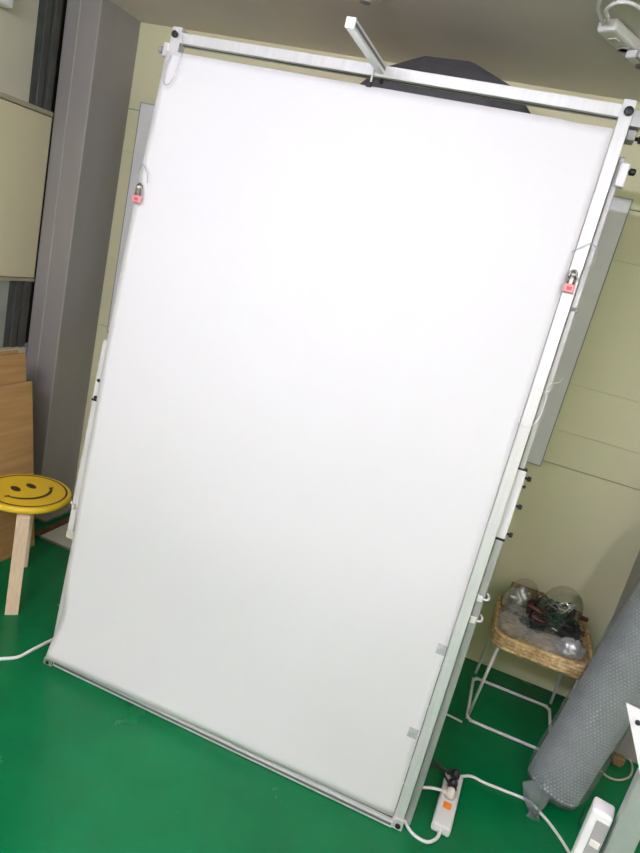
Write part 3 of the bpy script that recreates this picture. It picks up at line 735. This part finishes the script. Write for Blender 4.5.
# gathered film tail at the foot
tb = Vector((-0.055, -0.075, 0.045)); tip = Vector((-0.052, -0.150, 0.006)); NR = 20; prev_ = None
for j in range(9):
    t = j / 8; cen = tb.lerp(tip, t) ; cen.z = max(cen.z, 0.006); rr_ = 0.042 * (1 - t) ** 1.3 + 0.006 + 0.012 * max(0, t - .75) / .25
    row = []
    for k in range(NR):
        a = 2 * PI * k / NR; r_ = rr_ * (1 + 0.28 * math.sin(a * 5 + j * .4) * (0.4 + t))
        row.append(bm.verts.new((cen.x + r_ * math.cos(a), cen.y + 0.35 * r_ * math.sin(a), max(0.002, cen.z + r_ * math.sin(a) * 0.8))))
    if prev_:
        for k in range(NR): bm.faces.new((prev_[k], prev_[(k + 1) % NR], row[(k + 1) % NR], row[k]))
    prev_ = row
o = obj('film_tail', bm, 'film', rl); solid(o, 0.001)
bm = bmesh.new(); tube(bm, [q @ Vector((0, 0, LEN - 0.004)), q @ Vector((0, 0, LEN + 0.004))], 0.028, 24); obj('cardboard_core', bm, 'card', rl)

# ------------------------------------------------------------------ power strip on the floor
ps = thing('power_strip', 'white power strip with orange switch on floor beside right post', 'power strip', (0.222, 1.898, 0), (0, 0, math.radians(-3)))
B('body', (-0.031, -0.128, 0.001), (0.031, 0.128, 0.034), 'whiteplastic', ps, 0.007)
B('switch', (-0.013, -0.052, 0.033), (0.013, -0.026, 0.039), 'orange', ps, 0.002)
for y in (0.006, 0.052, 0.098):
    bm = bmesh.new(); lathe(bm, [(0.020, 0.0335), (0.020, 0.0355), (0.016, 0.0355), (0.016, 0.0338)], 22, Matrix.Translation((0, y, 0))); s = obj('socket', bm, 'creamplastic', ps, False)
T('cord', [(0.0, -0.125, 0.015), (-0.004, -0.155, 0.008), (-0.03, -0.185, 0.006), (-0.075, -0.182, 0.006), (-0.11, -0.15, 0.006), (-0.125, -0.10, 0.006), (-0.13, 0.02, 0.006), (-0.2, 0.25, 0.006)], 0.0056, 'cablewhite', ps)
def plug(name, label, loc, rz, m, cord, r=0.0045, up_=0.034, pm=None):
    t = thing(name, label, 'plug', loc, (0, 0, rz))
    bm = bmesh.new(); lathe(bm, [(0.015, 0.0), (0.0165, 0.006), (0.0165, 0.018), (0.010, 0.03), (0.004, 0.034)], 16); obj('plug_body', bm, m, t, True)
    bm = bmesh.new(); bx(bm, (-0.008, -0.03, 0.006), (0.008, 0.0, 0.02), 0.003); obj('strain_relief', bm, m, t)
    T('cord', cord, r, pm or m, t)
plug('black_plug', 'black plug in the top socket of floor power strip', (0.227, 1.997, 0.036), -1.5, 'black', [(0, -0.02, 0.012), (0.0, -0.05, 0.02), (-0.01, -0.09, 0.03), (-0.02, -0.14, 0.04), (-0.03, -0.2, 0.02)])
plug('black_plug', 'black plug in the middle socket of floor power strip', (0.224, 1.95, 0.036), 0.3, 'black', [(0, -0.02, 0.012), (-0.012, -0.035, 0.02), (-0.030, 0.0, 0.03), (-0.05, 0.03, 0.03), (-0.13, 0.045, 0.04), (-0.2, 0.04, 0.02)], 0.0035)
plug('white_plug', 'white plug in the socket next to orange switch', (0.222, 1.904, 0.036), -1.4, 'creamplastic', [(0, -0.02, 0.012), (0.0, -0.06, 0.01), (0.01, -0.11, 0.006), (0.015, -0.2, 0.008)], 0.0052, pm='cablewhite')
# long white cable running from the strip to the right foreground
def fpt(px, py, z=0.006):
    v = Vector((px - 320, py - 426.5, 640.09)); r = RR @ v; t = (z - 1.65) / r.z
    return (r.x * t, r.y * t, z)
tag(T('extension_cable', [(0.232, 2.02, 0.016)] + [fpt(*p) for p in ((470, 776), (485, 783), (505, 791), (528, 801), (545, 818), (560, 838), (574, 862), (585, 890))], 0.0052, 'cablewhite', None, 8), 'white cable winding from floor power strip past the bubble wrap', 'cable')
tag(T('floor_cable', [fpt(*p) for p in ((-30, 662), (0, 659), (18, 657), (32, 650), (50, 641), (72, 632), (110, 640))], 0.0062, 'cablewhite', None, 8), 'white cable on green floor entering under left corner of the backdrop', 'cable')
tag(T('floor_cable', [fpt(*p) for p in ((400, 695), (430, 707), (446, 714), (462, 722))], 0.0042, 'cablewhite', None, 8), 'thin white cable on floor between right post and basket stool', 'cable')
tag(T('floor_cable', [fpt(*p, 0.003) for p in ((586, 806), (581, 818), (579, 824), (586, 834), (588, 856))], 0.0018, 'cableblack', None, 6), 'thin black wire lying on floor below the bubble wrap', 'cable')
# cables in the dark corner behind the roll
def floor_coil(label, pts, m, r=0.004):
    tag(T('loose_cable', pts, r, m, None, 7), label, 'cable', 'loose cables behind the roll')
floor_coil('tan cable loop curling on floor right of the roll', [fpt(*p, 0.006) for p in ((600, 770), (608, 777), (620, 780), (630, 776), (632, 765), (626, 756), (615, 752), (604, 748))], 'cabletan')
floor_coil('pale cable arching over the tan loop in the corner', [fpt(*p, 0.016) for p in ((618, 740), (628, 752), (638, 760), (650, 764))], 'cabletan', 0.0035)
floor_coil('second pale cable in dark corner behind the roll', [fpt(*p, 0.012) for p in ((620, 726), (632, 740), (645, 748))], 'cabletan', 0.003)
floor_coil('third pale cable near the corner column foot', [fpt(*p, 0.02) for p in ((626, 716), (636, 728), (650, 734))], 'cabletan', 0.003)
kn = thing('brown_adapter', 'small brown adapter block among cables on the floor', 'adapter', fpt(616, 764, 0.0))
B('body', (-0.022, -0.016, 0.012), (0.022, 0.016, 0.04), 'brownwood', kn, 0.004); B('foot', (-0.016, -0.012, 0.0), (0.016, 0.012, 0.012), 'brownwood', kn, 0.001)

# ------------------------------------------------------------------ second stand in the right foreground
s2 = thing('light_stand_post', 'grey aluminium post standing in right foreground near the camera', 'post', (0.378, 0.977, 0))
rz2 = math.radians(-12)
s2.rotation_euler = (0, 0, rz2)
profile('post', (-0.018, -0.018, 0.012), (0.018, 0.018, 1.35), 2, 'alu_dull', s2, ((0, 1),))
bm = bmesh.new(); bx(bm, (-0.15, -0.03, 0.0), (0.15, 0.03, 0.012), 0.003); bx(bm, (-0.03, -0.15, 0.0), (0.03, 0.15, 0.0118), 0.003); obj('base', bm, 'alu_dull', s2)
bm = bmesh.new(); prism(bm, [(-0.070, 1.112), (0.05, 1.112), (0.05, 1.00), (0.0, 0.985)], 0.018, 0.022, Matrix(((1, 0, 0, 0), (0, 0, -1, 0), (0, 1, 0, 0), (0, 0, 0, 1))))
gp = obj('gusset_plate', bm, 'whitemetal', s2)
bolt(s2, (-0.047, -0.021, 1.094), 0.004, 0.006, (0, -1, 0))
bolt(s2, (0.012, -0.021, 1.06), 0.006, 0.008, (0, -1, 0))
p2 = thing('power_strip', 'white power strip with grey sockets fixed upright to foreground post', 'power strip', (0.343, 0.990, 0.583), (0, 0, rz2))
bm = bmesh.new(); bx(bm, (-0.018, -0.016, 0.0), (0.0145, 0.020, 0.330), 0.004); obj('body', bm, 'whiteplastic', p2)
B('socket_bay', (-0.006, -0.0175, 0.012), (0.0125, -0.0155, 0.316), 'greyplastic', p2, 0.0005)
for k in range(6):
    B('socket', (-0.004, -0.019, 0.018 + k * 0.05), (0.011, -0.0172, 0.030 + k * 0.05), 'creamplastic', p2, 0.0005)

# ------------------------------------------------------------------ strip on the ceiling, top right
a0 = Vector((-0.048, 2.125, ZC)); dirv = Vector((0.143, 0.243, 0)); an = math.atan2(dirv.y, dirv.x)
p3 = thing('power_strip', 'white power strip mounted on ceiling above right corner of frame', 'power strip', a0, (0, 0, an))
B('body', (0.0, -0.030, -0.034), (0.36, 0.030, 0.0), 'whiteplastic', p3, 0.009)
B('switch', (0.05, -0.012, -0.037), (0.076, 0.014, -0.033), 'creamplastic', p3, 0.002)
for x in (0.135, 0.2, 0.265):
    bm = bmesh.new(); lathe(bm, [(0.022, -0.0345), (0.022, -0.0385), (0.017, -0.0385), (0.017, -0.0345)], 22, Matrix.Translation((x, 0, 0))); obj('socket', bm, 'greyplastic', p3)
inv3 = (Matrix.Translation(a0) @ Matrix.Rotation(an, 4, 'Z')).inverted()
T('cord', [inv3 @ Vector(p) for p in ((-0.060, 2.12, 2.424), (-0.066, 2.085, 2.420), (-0.082, 2.02, 2.424), (-0.071, 1.956, 2.43), (-0.03, 1.915, 2.434), (0.05, 1.93, 2.434), (0.14, 2.0, 2.434))], 0.0052, 'cablewhite', p3)
T('cord', [inv3 @ Vector(p) for p in ((-0.050, 2.115, 2.424), (-0.050, 2.07, 2.418), (-0.058, 2.02, 2.42), (-0.036, 1.985, 2.425), (0.0, 1.995, 2.43), (0.035, 2.033, 2.43), (0.09, 2.10, 2.434))], 0.0052, 'cablewhite', p3)
pl = thing('adapter_plug', 'grey and white adapter plugged into the ceiling power strip', 'adapter', a0 + Vector((math.cos(an) * .145, math.sin(an) * .145, -0.039)), (0, 0, an))
B('body', (-0.022, -0.072, -0.022), (0.022, -0.012, 0.0), 'whiteplastic', pl, 0.005); B('band', (-0.0225, -0.055, -0.0225), (0.0225, -0.045, -0.0005), 'greyplastic', pl, 0.001)
det = thing('smoke_detector', 'small round white detector on ceiling above the frame arm', 'detector', (-0.765, 2.135, ZC))
bm = bmesh.new(); lathe(bm, [(0.05, 0.0), (0.052, -0.012), (0.044, -0.03), (0.02, -0.036)], 28); obj('housing', bm, 'creamplastic', det, True)
bm = bmesh.new(); lathe(bm, [(0.02, -0.034), (0.018, -0.042), (0.006, -0.043)], 18); obj('sensor', bm, 'greyplastic', det)
# white unit at the top of the left window
ac = thing('wall_unit', 'white rounded box unit at top of the left window', 'unit', (XL, 1.95, 2.25))
B('casing', (-0.03, -0.28, -0.005), (0.05, 0.285, 0.16), 'whiteplastic', ac, 0.014)
for k in range(4): B('louvre', (0.049, -0.24, 0.02 + k * 0.03), (0.053, 0.2, 0.034 + k * 0.03), 'whiteplastic', ac, 0.001)
